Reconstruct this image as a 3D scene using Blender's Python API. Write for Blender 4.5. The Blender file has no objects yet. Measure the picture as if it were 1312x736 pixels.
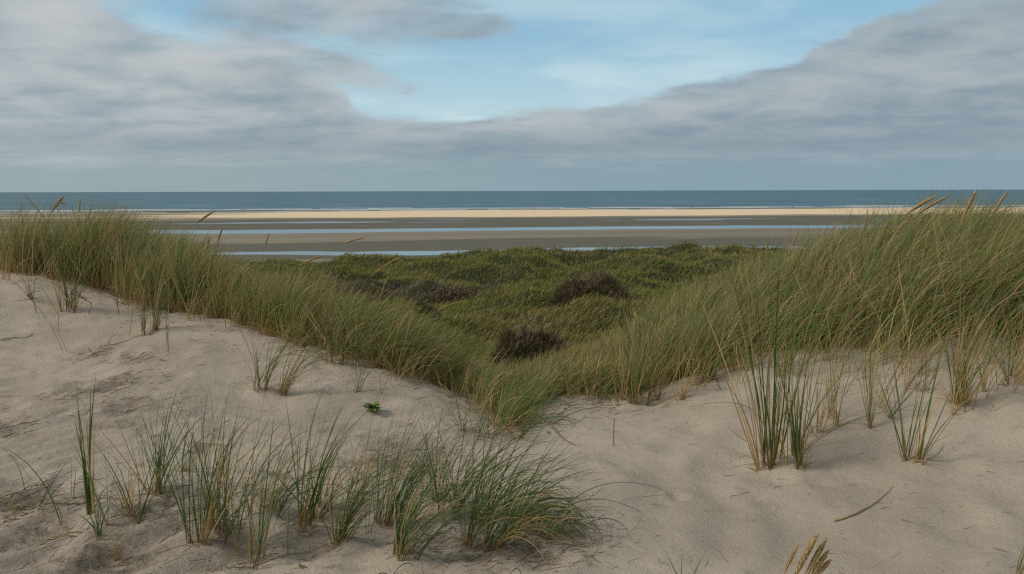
import bpy, math, random
import numpy as np
from mathutils import Matrix, Vector

SC = bpy.context.scene
COL = SC.collection
rad = math.radians
random.seed(5)
rng = np.random.default_rng(11)

# ------------------------------------------------------------------ camera
FPX, CX, CY = 1030.0, 656.0, 368.0          # focal length in pixels of the 1312 wide photograph
CAM = np.array([0.0, 0.0, 9.0])             # the sea lies at z = 0
PITCH, ROLL = math.atan(123.3 / FPX), 0.0027
F = np.array([0, math.cos(PITCH), -math.sin(PITCH)])
R0 = np.array([1.0, 0, 0]); U0 = np.array([0, math.sin(PITCH), math.cos(PITCH)])
U = U0 + ROLL * R0; R = R0 - ROLL * U0
U /= np.linalg.norm(U); R /= np.linalg.norm(R)
cam_data = bpy.data.cameras.new('camera')
cam = bpy.data.objects.new('camera', cam_data); COL.objects.link(cam)
m = Matrix(((R[0], U[0], -F[0], CAM[0]), (R[1], U[1], -F[1], CAM[1]), (R[2], U[2], -F[2], CAM[2]), (0, 0, 0, 1)))
cam.matrix_world = m
cam_data.sensor_width = 36; cam_data.lens = 36 * FPX / 1312
cam_data.clip_start = 0.05; cam_data.clip_end = 60000
SC.camera = cam

# ------------------------------------------------------------------ light
SUN_EL, SUN_AZ = rad(40), rad(252)          # azimuth clockwise from +Y: behind the camera, to the left
sd = Vector((math.sin(SUN_AZ) * math.cos(SUN_EL), math.cos(SUN_AZ) * math.cos(SUN_EL), math.sin(SUN_EL)))
sun_d = bpy.data.lights.new('sun', 'SUN'); sun_d.energy = 2.0; sun_d.angle = rad(14); sun_d.color = (1, .93, .82)
sun = bpy.data.objects.new('sun', sun_d); COL.objects.link(sun)
sun.rotation_euler = sd.to_track_quat('Z', 'Y').to_euler()

SC.view_settings.view_transform = 'Standard'; SC.view_settings.look = 'None'
SC.view_settings.exposure = 0.0; SC.view_settings.gamma = 1.0
SC.render.engine = 'CYCLES'
SC.cycles.use_denoising = False; SC.cycles.filter_width = 1.3
try: SC.cycles.denoiser = 'OPENIMAGEDENOISE'
except Exception: pass
SC.cycles.max_bounces = 5; SC.cycles.diffuse_bounces = 2; SC.cycles.glossy_bounces = 2
SC.cycles.transmission_bounces = 2; SC.cycles.transparent_max_bounces = 4
SC.cycles.use_adaptive_sampling = True; SC.cycles.adaptive_threshold = 0.015


class NT:
    """small helper round a node tree"""
    def __init__(s, t): s.t = t; s.t.nodes.clear()
    def n(s, typ, **kw):
        nd = s.t.nodes.new(typ)
        for k, v in kw.items(): setattr(nd, k, v)
        return nd
    def put(s, sock, v):
        if hasattr(v, 'links') or isinstance(v, bpy.types.NodeSocket): s.t.links.new(v, sock)
        else:
            if isinstance(v, (tuple, list)) and len(v) == 3 and sock.type == 'RGBA': v = (*v, 1)
            sock.default_value = v
    def math(s, op, a, b=0.0, c=0.0, clamp=False):
        nd = s.n('ShaderNodeMath', operation=op); nd.use_clamp = clamp
        s.put(nd.inputs[0], a); s.put(nd.inputs[1], b); s.put(nd.inputs[2], c)
        return nd.outputs[0]
    def mr(s, v, a, b, c=0.0, d=1.0, smooth=True):
        nd = s.n('ShaderNodeMapRange', interpolation_type='SMOOTHSTEP' if smooth else 'LINEAR')
        for i, x in enumerate((v, a, b, c, d)): s.put(nd.inputs[i], x)
        return nd.outputs[0]
    def mix(s, f, a, b, mode='MIX'):
        nd = s.n('ShaderNodeMix', data_type='RGBA', blend_type=mode)
        s.put(nd.inputs[0], f); s.put(nd.inputs[6], a); s.put(nd.inputs[7], b)
        return nd.outputs[2]
    def noise(s, vec, scale, detail=5, rough=.55, dist=0.0):
        nd = s.n('ShaderNodeTexNoise'); s.put(nd.inputs['Vector'], vec)
        for k, v in (('Scale', scale), ('Detail', detail), ('Roughness', rough), ('Distortion', dist)): s.put(nd.inputs[k], v)
        return nd.outputs['Fac']
    def xyz(s, x, y, z):
        nd = s.n('ShaderNodeCombineXYZ')
        for i, v in enumerate((x, y, z)): s.put(nd.inputs[i], v)
        return nd.outputs[0]
    def sep(s, v):
        nd = s.n('ShaderNodeSeparateXYZ'); s.put(nd.inputs[0], v); return nd.outputs
    def attr(s, name): return s.n('ShaderNodeAttribute', attribute_name=name).outputs['Fac']
    def ramp(s, f, stops):
        nd = s.n('ShaderNodeValToRGB'); s.put(nd.inputs[0], f)
        e = nd.color_ramp.elements
        while len(e) < len(stops): e.new(.5)
        for i, (p, c) in enumerate(stops): e[i].position = p; e[i].color = (*c, 1)
        return nd.outputs[0]


def srgb(r, g, b):
    return tuple(((c / 255) / 12.92 if c / 255 <= .04045 else ((c / 255 + .055) / 1.055) ** 2.4) for c in (r, g, b))


def build_world():
    w = bpy.data.worlds.new('World'); SC.world = w; w.use_nodes = True
    t = NT(w.node_tree)
    K = 10.0                                                       # strength is 0.1: cloud colours are given 10x
    def cc(r, g, b): return tuple(c * K for c in srgb(r, g, b))
    sky = t.n('ShaderNodeTexSky', sky_type='NISHITA'); sky.sun_disc = False
    sky.sun_elevation = SUN_EL; sky.sun_rotation = SUN_AZ; sky.air_density = 1.0; sky.dust_density = .6; sky.ozone_density = 1.5
    d = t.n('ShaderNodeTexCoord').outputs['Generated']
    x, y, z = t.sep(d)
    az = t.math('ARCTAN2', x, y); el = t.math('ARCSINE', z)
    # cloud layer coordinates: the layer seen in perspective, so streaks flatten towards the horizon
    q = t.math('ADD', t.math('MAXIMUM', z, 0.0), .13)
    P = t.xyz(t.math('DIVIDE', x, q), t.math('DIVIDE', y, q), 0.0)
    P2 = t.xyz(t.math('MULTIPLY', t.math('DIVIDE', x, q), .72), t.math('DIVIDE', y, q), 3.7)
    n_big = t.noise(P, 1.0, 5, .55, .3)
    n_mid = t.noise(P2, 2.3, 5, .5, .3)
    n_fine = t.noise(P, 5.5, 5, .55, .2)
    DIR = t.xyz(x, y, t.math('MULTIPLY', z, 2.6))
    n_bil = t.noise(DIR, 9.0, 7, .58, .25); n_wisp = t.noise(t.xyz(x, y, t.math('MULTIPLY', z, 5.0)), 7.0, 8, .68, .8)
    # edge of the big bank over azimuth
    pts = [(-100, -150), (60, -60), (135, 30), (185, 52), (250, 66), (300, 66), (345, 62), (400, 88), (445, 118), (475, 144), (580, 153), (640, 148), (740, 137), (840, 126), (900, 106),
           (1005, 93), (1035, 76), (1100, 56), (1200, 34), (1290, 14), (1420, -40)]
    fc = t.n('ShaderNodeFloatCurve'); cur = fc.mapping.curves[0]
    P_ = [((math.atan((px - CX) / FPX) + .7) / 1.4, min(1, (245 - py) / FPX / .4)) for px, py in pts]
    cur.points[0].location = (0, 1); cur.points[1].location = (1, 1)
    for p in P_: cur.points.new(*p)
    fc.mapping.update()
    t.put(fc.inputs['Value'], t.mr(az, -.7, .7, smooth=False))
    edge = t.math('MULTIPLY', fc.outputs[0], .4)
    wob = t.math('ADD', t.math('MULTIPLY', t.math('SUBTRACT', n_bil, .5), .040), t.math('MULTIPLY', t.math('SUBTRACT', n_wisp, .5), .030))
    dd = t.math('SUBTRACT', t.math('ADD', edge, wob), el)
    bank = t.math('ADD', t.mr(dd, -.003, .012, 0, .86), t.math('ADD', t.math('MULTIPLY', t.mr(dd, -.03, .004), t.math('MULTIPLY', t.mr(n_wisp, .45, .7), .25)), t.mr(dd, .01, .04, 0, .14)), clamp=True)
    overhead = t.mr(t.math('ADD', el, t.math('MULTIPLY', t.math('SUBTRACT', n_big, .5), .2)), .30, .42)
    # the looser cloud patch above the bank, on the left
    def blob(px, py, rx, ry, rot=0.0, soft=.55):
        a0, e0 = math.atan((px - CX) / FPX), (245 - py) / FPX
        da = t.math('SUBTRACT', az, a0); de = t.math('SUBTRACT', el, e0)
        c_, s_ = math.cos(rot), math.sin(rot)
        u = t.math('DIVIDE', t.math('ADD', t.math('MULTIPLY', da, c_), t.math('MULTIPLY', de, s_)), rx / FPX)
        v = t.math('DIVIDE', t.math('SUBTRACT', t.math('MULTIPLY', de, c_), t.math('MULTIPLY', da, s_)), ry / FPX)
        r = t.math('SQRT', t.math('ADD', t.math('MULTIPLY', u, u), t.math('MULTIPLY', v, v)))
        r = t.math('ADD', r, t.math('MULTIPLY', t.math('SUBTRACT', n_bil, .5), 1.6))
        r = t.math('ADD', r, t.math('MULTIPLY', t.math('SUBTRACT', n_wisp, .5), 1.3))
        return t.mr(r, 1.0 + soft * .3, 1.0 - soft, 0, 1)
    b = blob(440, 30, 170, 52, .0)
    for a in ((590, 46, 80, 17, .05), (300, -12, 300, 32, 0), (395, 85, 130, 26, -.25), (700, -25, 200, 30, 0), (60, 15, 120, 70, 0)):
        b = t.math('MAXIMUM', b, blob(*a))
    b = t.math('MULTIPLY', b, t.mr(n_wisp, .30, .58, .55, .95))
    mask = t.math('MAXIMUM', t.math('MAXIMUM', bank, overhead), b)
    # cloud colour: light tops, grey blue bellies in streaks
    light = t.mix(t.mr(az, -.6, .5), cc(190, 196, 198), cc(168, 179, 186))
    dark = t.mix(t.mr(az, -.6, .5), cc(145, 162, 172), cc(132, 152, 165))
    s = t.math('ADD', t.math('MULTIPLY', n_mid, .4), t.math('ADD', t.math('MULTIPLY', n_big, .25), t.math('MULTIPLY', n_bil, .35)))
    col = t.mix(t.mr(s, .37, .61), dark, light)
    col = t.mix(t.math('MULTIPLY', t.mr(n_fine, .35, .7), .18), col, cc(194, 196, 198))
    # darker underside low in the bank and the pale clear band above the sea
    low = t.math('MULTIPLY', t.mr(el, .028, .050), t.mr(el, .085, .052))
    col = t.mix(t.math('MULTIPLY', low, .55), col, t.mix(t.mr(az, -.5, .1), cc(140, 155, 164), cc(122, 144, 158)))
    band = t.mix(t.mr(az, -.55, .25), cc(150, 168, 171), cc(134, 160, 172))
    col = t.mix(t.mr(t.math('ADD', el, t.math('MULTIPLY', t.math('SUBTRACT', n_mid, .5), .03)), .056, .022, 0, .92), col, band)
    # blue gap: the Nishita sky with thin bright veil low down
    veil = t.math('MULTIPLY', t.mr(t.noise(P2, 1.8, 5, .5, .3), .40, .72), .5)
    veil = t.math('ADD', veil, t.mr(el, .20, .085, 0, .5), clamp=True)
    blue = t.mix(.62, sky.outputs[0], cc(150, 200, 224))
    blue = t.mix(veil, blue, cc(200, 222, 228))
    out = t.mix(mask, blue, col)
    out = t.mix(t.mr(el, -.002, -.02), out, cc(110, 120, 115))
    bg = t.n('ShaderNodeBackground'); t.put(bg.inputs[0], out); bg.inputs[1].default_value = .1
    wo = t.n('ShaderNodeOutputWorld'); t.t.links.new(bg.outputs[0], wo.inputs[0])
build_world()


# ------------------------------------------------------------------ helpers
def tag(o, label=None, cat=None, group=None, kind=None):
    if label: o['label'] = label
    if cat: o['category'] = cat
    if group: o['group'] = group
    if kind: o['kind'] = kind
    return o


def empty(name, loc):
    o = bpy.data.objects.new(name, None); COL.objects.link(o); o.location = [float(v) for v in loc]
    o.empty_display_size = .05
    return o


def mesh_obj(name, V, Fq, mat, parent=None, attrs=None, smooth=True, origin=None):
    """V (n,3) floats, Fq (m,k) ints with one k for all faces (or a list of such arrays)"""
    V = np.asarray(V, dtype=np.float64)
    fl = Fq if isinstance(Fq, list) else [Fq]
    fl = [np.asarray(f, dtype=np.int32) for f in fl if len(f)]
    me = bpy.data.meshes.new(name)
    if origin is None and parent is not None: origin = np.array(parent.location)
    if origin is not None: V = V - np.asarray(origin)
    me.vertices.add(len(V)); me.vertices.foreach_set('co', V.astype(np.float32).ravel())
    loops = np.concatenate([f.ravel() for f in fl]); tot = np.concatenate([np.full(len(f), f.shape[1], dtype=np.int32) for f in fl])
    starts = np.concatenate([[0], np.cumsum(tot)[:-1]]).astype(np.int32)
    me.loops.add(len(loops)); me.loops.foreach_set('vertex_index', loops)
    me.polygons.add(len(tot)); me.polygons.foreach_set('loop_start', starts); me.polygons.foreach_set('loop_total', tot)
    if smooth: me.polygons.foreach_set('use_smooth', np.ones(len(tot), dtype=bool))
    me.update(calc_edges=True)
    for k, v in (attrs or {}).items():
        a = me.attributes.new(k, 'FLOAT', 'POINT'); a.data.foreach_set('value', np.asarray(v, dtype=np.float32))
    me.materials.append(mat)
    o = bpy.data.objects.new(name, me); COL.objects.link(o)
    if parent is not None: o.parent = parent
    elif origin is not None: o.location = [float(c) for c in origin]
    return o


def _hash(ix, iy, seed):
    n = (ix.astype(np.int64) * 374761393 + iy.astype(np.int64) * 668265263 + seed * 1442695041) & 0xFFFFFFFF
    n = ((n ^ (n >> 13)) * 1274126177) & 0xFFFFFFFF
    n = n ^ (n >> 16)
    return (n & 0xFFFFFF) / float(0xFFFFFF)


def vnoise(x, y, seed=0):
    ix, iy = np.floor(x), np.floor(y); fx, fy = x - ix, y - iy
    fx = fx * fx * fx * (fx * (fx * 6 - 15) + 10); fy = fy * fy * fy * (fy * (fy * 6 - 15) + 10)
    a, b = _hash(ix, iy, seed), _hash(ix + 1, iy, seed); c, d = _hash(ix, iy + 1, seed), _hash(ix + 1, iy + 1, seed)
    return (a + (b - a) * fx) * (1 - fy) + (c + (d - c) * fx) * fy - .5


def fbm(x, y, octs=4, seed=0, gain=.5):
    x = np.asarray(x, dtype=float); y = np.asarray(y, dtype=float)
    s, a = 0, 1.0
    for k in range(octs):
        s = s + a * vnoise(x * 1.02 + 17.3 * k, y - 9.1 * k, seed + k); a *= gain; x, y = (x * 1.64 - y * 1.2), (x * 1.2 + y * 1.64)
    return s


def sstep(a, b, x):
    t = np.clip((x - a) / (b - a), 0, 1); return t * t * (3 - 2 * t)


def at(px, py, D):
    """world point on the ray through a pixel of the photograph, D metres along the view"""
    return CAM + D * (F + (px - CX) / FPX * R + (CY - py) / FPX * U)


def pix(p):
    q = np.asarray(p) - CAM; D = q @ F
    return CX + FPX * (q @ R) / D, CY - FPX * (q @ U) / D


# ------------------------------------------------------------------ terrain
CTRL = [(20, 720, 3.4), (150, 700, 3.5), (150, 600, 4.6), (30, 600, 4.6), (150, 500, 6.0), (20, 500, 6.0), (150, 430, 7.5), (20, 430, 7.5), (60, 356, 9.0), (-60, 352, 9.2),
        (350, 715, 3.5), (350, 600, 4.7), (350, 500, 6.2), (200, 393, 8.6), (300, 406, 8.3), (420, 442, 7.8), (300, 440, 7.4),
        (500, 715, 3.55), (500, 600, 4.8), (490, 520, 6.1), (520, 474, 7.3), (600, 510, 7.0), (640, 548, 6.2), (600, 560, 5.6), (640, 650, 4.2), (640, 730, 3.45),
        (700, 520, 6.6), (760, 503, 6.9), (830, 512, 6.6), (900, 472, 7.1), (960, 452, 7.1), (1100, 450, 6.8), (1300, 440, 6.6), (1380, 440, 6.6),
        (760, 650, 4.1), (760, 580, 5.1), (1000, 590, 4.9), (1175, 590, 4.8), (1000, 700, 3.7), (1250, 700, 3.6), (1300, 600, 4.6), (1380, 600, 4.6), (900, 540, 5.8), (1100, 510, 5.7), (1300, 510, 5.4),
        (1320, 350, 9.0), (1250, 350, 9.0), (1100, 358, 9.0), (1000, 385, 9.0), (900, 425, 9.0), (820, 455, 9.0), (740, 478, 8.8), (680, 492, 8.6), (650, 508, 8.4), (650, 500, 10.6),
        (560, 480, 9.6), (470, 443, 10), (350, 405, 10.5), (200, 376, 10.5), (60, 352, 10.5),
        (683, 468, 14), (683, 400, 22), (480, 420, 15), (850, 415, 15), (300, 375, 15), (1050, 385, 15), (755, 405, 22), (545, 400, 22), (400, 385, 23), (950, 380, 23), (600, 352, 38), (430, 352, 38), (780, 350, 38), (950, 346, 38), (300, 350, 38), (1100, 343, 38),
        (300, 327, 50), (400, 327, 50), (460, 323.5, 50), (512, 327, 50), (560, 320, 50), (640, 319, 50), (710, 324, 50), (800, 321, 50), (900, 319.5, 50), (1000, 318.5, 50), (1150, 317, 50), (150, 326, 50), (0, 325, 50), (1300, 316, 50)]
CW = [(-16, 9, 8.0), (16, 9, 8.0), (-12, 3, 7.5), (12, 3, 7.5), (0, 1.5, 7.45), (0, -3, 7.5), (-10, -3, 7.5), (10, -3, 7.5), (-20, 20, 6.3), (20, 20, 6.3), (-45, 50, 5.3), (45, 50, 5.3), (-45, 30, 5.8), (45, 30, 5.8),
      (10, 14, 6.9), (-10, 14, 6.8), (-60, 58, 5.2), (60, 58, 5.2)]
_pts = np.array([at(*c) for c in CTRL] + [np.array(c, dtype=float) for c in CW])
def _warp(x, y): return np.stack([x / (np.maximum(y, -4) + 6.0) * 1.6, np.log(np.maximum(y, -4) + 6.0)], -1)
def _k(r2): return .5 * r2 * np.log(r2 + 1e-12)
_c = _warp(_pts[:, 0], _pts[:, 1])
_n = len(_c)
_A = _k(((_c[:, None] - _c[None]) ** 2).sum(-1)) + np.eye(_n) * 2e-4
_Pm = np.hstack([np.ones((_n, 1)), _c])
_M = np.block([[_A, _Pm], [_Pm.T, np.zeros((3, 3))]])
_W = np.linalg.solve(_M, np.concatenate([_pts[:, 2], np.zeros(3)]))


def base_h(x, y):
    x = np.atleast_1d(np.asarray(x, dtype=float)); y = np.atleast_1d(np.asarray(y, dtype=float)); sh = x.shape
    q = _warp(x.ravel(), y.ravel()); out = np.empty(len(q))
    for i in range(0, len(q), 40000):
        c = q[i:i + 40000]
        out[i:i + 40000] = _k(((c[:, None] - _c[None]) ** 2).sum(-1)) @ _W[:_n] + _W[_n] + c @ _W[_n + 1:]
    return out.reshape(sh)


DENTS = []                                   # (x, y, radius, depth) hollows trodden or scoured in the sand
def ground(x, y, dents=True):
    x = np.atleast_1d(np.asarray(x, dtype=float)); y = np.atleast_1d(np.asarray(y, dtype=float))
    z = base_h(x, y)
    far = sstep(11, 20, y)
    # hummocks of the slack behind the first dune
    hum = fbm(x * .22, y * .16, 4, 3, .55) * 1.0 + (np.abs(fbm(x * .36, y * .26, 2, 9)) - .15) * (1.35 - 1.0 * sstep(36, 46, y))
    z = z + far * (hum * (.62 + .25 * sstep(25, 45, y)) + fbm(x * .5 + 9, y * .42, 2, 44) * (.42 - .22 * sstep(36, 46, y)) + .22 * fbm(x * .16, y * .12, 1, 46))
    z = z - .62 * sstep(26, 42, y)
    near = 1 - far
    z = z + near * (fbm(x * .7, y * .7, 3, 21) * .09 + fbm(x * 3.1 + .8 * y, y * 2.2, 3, 31) * .022)
    # wind ripples and slumps: they run down the face on the right, slantwise on the left
    wr = sstep(.3, 2.0, x) * sstep(11, 8, y)
    z = z + wr * .034 * np.sin((x * 1.0 - .46 * y + .35 * fbm(x * .8, y * .8, 2, 5)) * 17) * np.clip(.3 + 1.3 * fbm(x * 1.1, y * .8, 2, 8), 0, 1)
    wl = sstep(.3, -1.2, x) * sstep(11, 8, y)
    z = z + wl * .015 * np.sin((y * .9 - x * .55 + .8 * fbm(x * .9, y * .9, 2, 6)) * 26) * (.4 + 1.4 * np.abs(fbm(x * 1.1, y * 1.1, 2, 12)))
    rough = np.clip(fbm(x * .8 + 4, y * .8, 3, 77) + .12, 0, 1) * sstep(.6, -.6, x) * sstep(9, 6.5, y)
    z = z + rough * fbm(x * 9, y * 9, 3, 41) * .05
    if dents:
        for dx, dy, r, dep in DENTS:
            q = np.sqrt((x - dx) ** 2 + ((y - dy) * .8) ** 2) / r
            z = z - dep * np.exp(-q ** 2 * 1.5) + dep * .45 * np.exp(-((q - 1.5) / .4) ** 2)
    k = sstep(53, 72, y)
    return z * (1 - k) - 2.0 * k


def hit(px, py):
    """where the ray through a photograph pixel meets the sand"""
    D = np.concatenate([np.linspace(1.2, 14, 900), np.linspace(14.05, 60, 500)])
    P = CAM + D[:, None] * (F + (px - CX) / FPX * R + (CY - py) / FPX * U)
    below = P[:, 2] < ground(P[:, 0], P[:, 1])
    i = int(np.argmax(below)) if below.any() else 700
    p = P[i].copy(); p[2] = ground(p[0], p[1])[0]
    return p, D[i]


for px, py, r, dep in [(868, 638, .05, .03), (60, 508, .10, .03), (95, 500, .09, .04), (140, 495, .10, .04), (160, 522, .10, .035), (12, 548, .06, .03), (170, 455, .09, .035),
                       (110, 452, .08, .03), (140, 462, .06, .03), (935, 605, .16, .02), (990, 615, .12, .018), (60, 690, .16, .035), (150, 720, .15, .035), (200, 650, .12, .03), (50, 720, .12, .04),
                       (1070, 645, .05, .02), (1050, 618, .08, .015), (1195, 700, .03, .015), (620, 690, .12, .03), (690, 715, .12, .03), (560, 595, .1, .02), (760, 610, .12, .015),
                       (100, 640, .1, .03), (30, 610, .08, .03), (280, 640, .1, .025), (400, 700, .12, .03), (20, 520, .08, .03), (230, 480, .08, .02), (200, 550, .09, .03)]:
    p, _ = hit(px, py); DENTS.append((p[0], p[1], r, dep))
for px, py in [(205, 632), (281, 684), (252, 696), (341, 656), (383, 682), (441, 690), (489, 672), (515, 716), (586, 660), (619, 697), (655, 665), (700, 682), (988, 594), (1018, 598), (441, 466), (343, 502), (806, 517), (1224, 517), (1173, 594)]:
    p, _ = hit(px, py); DENTS.append((p[0], p[1], .13, -.028))     # sand gathers round each foot


# ------------------------------------------------------------------ materials
def principled(t, color, rough=.8, spec=.3, normal=None, name='m'):
    b = t.n('ShaderNodeBsdfPrincipled')
    t.put(b.inputs['Base Color'], color); t.put(b.inputs['Roughness'], rough); t.put(b.inputs['Specular IOR Level'], spec)
    if normal is not None: t.put(b.inputs['Normal'], normal)
    return b


def new_mat(name):
    mt = bpy.data.materials.new(name); mt.use_nodes = True
    return mt, NT(mt.node_tree)


def finish(t, sh):
    o = t.n('ShaderNodeOutputMaterial'); t.t.links.new(sh, o.inputs[0])


def bump(t, h, strength, dist):
    b = t.n('ShaderNodeBump'); b.inputs['Strength'].default_value = strength; b.inputs['Distance'].default_value = dist
    t.put(b.inputs['Height'], h); return b.outputs[0]


def mat_sand():
    mt, t = new_mat('dune_sand')
    P = t.n('ShaderNodeNewGeometry').outputs['Position']
    x, y, z = t.sep(P)
    big = t.noise(P, .9, 4, .55); mid = t.noise(P, 7, 5, .6); grain = t.noise(P, 240, 2, .7); grain2 = t.noise(P, 95, 3, .75)
    c = t.mix(t.mr(big, .35, .65), (.385, .315, .242), (.475, .392, .303))
    c = t.mix(t.math('MULTIPLY', t.mr(mid, .45, .75), .4), c, (.29, .228, .165))
    # damp, litter stained hollows
    st = t.noise(P, 3.3, 6, .68, .6)
    wet = t.math('MULTIPLY', t.mr(st, .53, .70), t.mr(x, .9, -.6))
    wet = t.math('MULTIPLY', wet, t.mr(y, 7.2, 4.6))
    c = t.mix(t.math('MULTIPLY', wet, .75), c, (.12, .088, .055))
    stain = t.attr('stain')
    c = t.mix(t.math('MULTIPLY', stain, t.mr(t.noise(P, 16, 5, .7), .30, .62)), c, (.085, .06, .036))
    c = t.mix(t.math('MULTIPLY', t.mr(grain, .52, .72), .6), c, (.09, .068, .045))
    c = t.mix(t.math('MULTIPLY', t.mr(grain, .48, .28), .5), c, (.62, .53, .42))
    c = t.mix(t.math('MULTIPLY', t.mr(grain2, .55, .72), .4), c, (.14, .108, .076))
    # matted turf soil under the vegetation further back
    soil = t.attr('turf')
    turf = t.mix(t.mr(t.noise(P, 1.3, 4, .6), .35, .65), (.030, .038, .014), (.060, .055, .026))
    turf = t.mix(t.mr(t.noise(P, 18, 3, .6), .4, .7), turf, (.02, .02, .009))
    c = t.mix(soil, c, turf)
    h = t.math('ADD', t.math('MULTIPLY', mid, .6), t.math('ADD', t.math('MULTIPLY', grain2, .22), t.math('MULTIPLY', t.noise(P, 34, 4, .65), .35)))
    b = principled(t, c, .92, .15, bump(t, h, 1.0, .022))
    finish(t, b.outputs[0]); return mt


def mat_leaf(name, greens, drys, dry_share, transl=.25, base_tone=(.20, .135, .065), base_to=.28, tip_tone=(.40, .29, .16), tip_amt=.55):
    """blades: 'tint' is one random number per blade, 'along' runs 0 at the root to 1 at the tip"""
    mt, t = new_mat(name)
    tint, al = t.attr('tint'), t.attr('along')
    tt = t.math('FRACT', t.math('MULTIPLY', tint, 7.31))
    g = t.mix(tt, greens[0], greens[1]); g = t.mix(t.mr(t.math('FRACT', t.math('MULTIPLY', tint, 23.7)), .7, 1), g, greens[2])
    g = t.mix(t.mr(al, 0.02, base_to, 1, 0), g, base_tone)
    g = t.mix(t.math('MULTIPLY', t.mr(al, .72, 1.0), t.math('MULTIPLY', tip_amt, t.mr(tt, .2, .8))), g, tip_tone)
    d = t.mix(tt, drys[0], drys[1]); d = t.mix(t.mr(al, 0, .25, .6, 0), d, base_tone)
    c = t.mix(t.mr(tint, dry_share - .02, dry_share + .02, 1, 0), g, d)
    b = principled(t, c, .5, .35)
    tr = t.n('ShaderNodeBsdfTranslucent'); t.put(tr.inputs[0], c)
    mx = t.n('ShaderNodeMixShader'); mx.inputs[0].default_value = transl
    t.t.links.new(b.outputs[0], mx.inputs[1]); t.t.links.new(tr.outputs[0], mx.inputs[2])
    finish(t, mx.outputs[0]); return mt


def simple(name, c1, c2, scale=30, rough=.8, spec=.2, transl=0):
    mt, t = new_mat(name)
    P = t.n('ShaderNodeNewGeometry').outputs['Position']
    c = t.mix(t.mr(t.noise(P, scale, 4, .6), .35, .65), c1, c2)
    b = principled(t, c, rough, spec); sh = b.outputs[0]
    if transl:
        tr = t.n('ShaderNodeBsdfTranslucent'); t.put(tr.inputs[0], c)
        mx = t.n('ShaderNodeMixShader'); mx.inputs[0].default_value = transl
        t.t.links.new(sh, mx.inputs[1]); t.t.links.new(tr.outputs[0], mx.inputs[2]); sh = mx.outputs[0]
    finish(t, sh); return mt


def mat_beach():
    mt, t = new_mat('beach_sand')
    P = t.n('ShaderNodeNewGeometry').outputs['Position']
    x, y, z = t.sep(P)
    w = t.math('SUBTRACT', y, t.math('MULTIPLY', x, .125))
    S = t.xyz(t.math('MULTIPLY', x, .02), t.math('MULTIPLY', w, .14), 0.0)
    n = t.noise(S, 1.0, 6, .6); n2 = t.noise(t.xyz(t.math('MULTIPLY', x, .004), t.math('MULTIPLY', w, .10), 5.0), 1.0, 4, .6)
    hz = t.math('ADD', z, t.math('MULTIPLY', t.math('SUBTRACT', n, .5), .16))
    damp = t.mix(t.mr(n2, .3, .7), (.20, .17, .125), (.275, .235, .175))
    c = t.mix(t.mr(hz, .10, .20), (.128, .112, .078), damp)
    c = t.mix(t.mr(hz, .32, .42), c, (.78, .60, .39))  # pale dry bar sand, with its sunlit look put into the colour
    r = t.mr(hz, .06, .20, .65, .95)
    b = principled(t, c, r, .10)
    finish(t, b.outputs[0]); return mt


def mat_water(name, deep, shallow, rough, wave, gloss, tiles):
    mt, t = new_mat(name)
    P = t.n('ShaderNodeNewGeometry').outputs['Position']
    x, y, z = t.sep(P)
    w = t.math('SUBTRACT', y, t.math('MULTIPLY', x, .125))
    S = t.xyz(t.math('MULTIPLY', x, tiles * .12), t.math('MULTIPLY', w, tiles), 0.0)
    n = t.noise(S, 1.0, 5, .65)
    S2 = t.xyz(t.math('MULTIPLY', x, .0011), t.math('MULTIPLY', w, .006), 2.0)
    n2 = t.noise(S2, 1.0, 5, .6)
    c = t.mix(t.mr(n, .3, .7), deep, shallow)
    c = t.mix(t.math('MULTIPLY', t.mr(n2, .4, .7), .5), c, shallow)
    dif = t.n('ShaderNodeBsdfDiffuse'); t.put(dif.inputs[0], c)
    gl = t.n('ShaderNodeBsdfGlossy'); t.put(gl.inputs['Roughness'], rough); gl.inputs[0].default_value = (.9, .95, 1, 1)
    nb = bump(t, t.noise(P, wave, 4, .6), .6, .25)
    t.put(gl.inputs['Normal'], nb)
    mx = t.n('ShaderNodeMixShader'); t.put(mx.inputs[0], t.mr(n, .25, .75, gloss - .12, gloss + .12))
    t.t.links.new(dif.outputs[0], mx.inputs[1]); t.t.links.new(gl.outputs[0], mx.inputs[2])
    finish(t, mx.outputs[0]); return mt


M_SAND = mat_sand()
M_BEACH = mat_beach()
M_SEA = mat_water('sea_water', (.032, .092, .120), (.062, .150, .182), .35, .25, .20, .10)
M_POOL = mat_water('shallow_water', (.13, .18, .19), (.22, .29, .31), .15, .8, .60, .35)
GREENS = [(.125, .185, .036), (.20, .25, .068), (.30, .33, .16)]
DRYS = [(.58, .41, .20), (.36, .235, .10)]
M_MARRAM = mat_leaf('marram_leaf', GREENS, DRYS, .41, .38, (.34, .22, .09), .32, (.55, .41, .22), .6)
M_GREEN = mat_leaf('marram_green_leaf', [(.070, .125, .026), (.12, .175, .045), (.17, .22, .10)], DRYS, -.1, .3, (.26, .18, .075), .22)
M_DRY = mat_leaf('marram_dry_leaf', GREENS, [(.56, .39, .16), (.34, .22, .085)], 1.1, .2, (.34, .22, .09))
M_TURF = mat_leaf('slack_grass', [(.135, .165, .022), (.22, .225, .040), (.34, .30, .085)], [(.40, .28, .12), (.24, .165, .07)], .28, .3, (.07, .06, .022), .35, (.34, .29, .11), .6)
M_HEATH = mat_leaf('heath_sprig', [(.13, .115, .044), (.19, .15, .070), (.24, .18, .10)], [(.20, .14, .08), (.11, .08, .045)], .5, .1, (.04, .03, .017), .3, (.24, .175, .115), .75)
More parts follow.
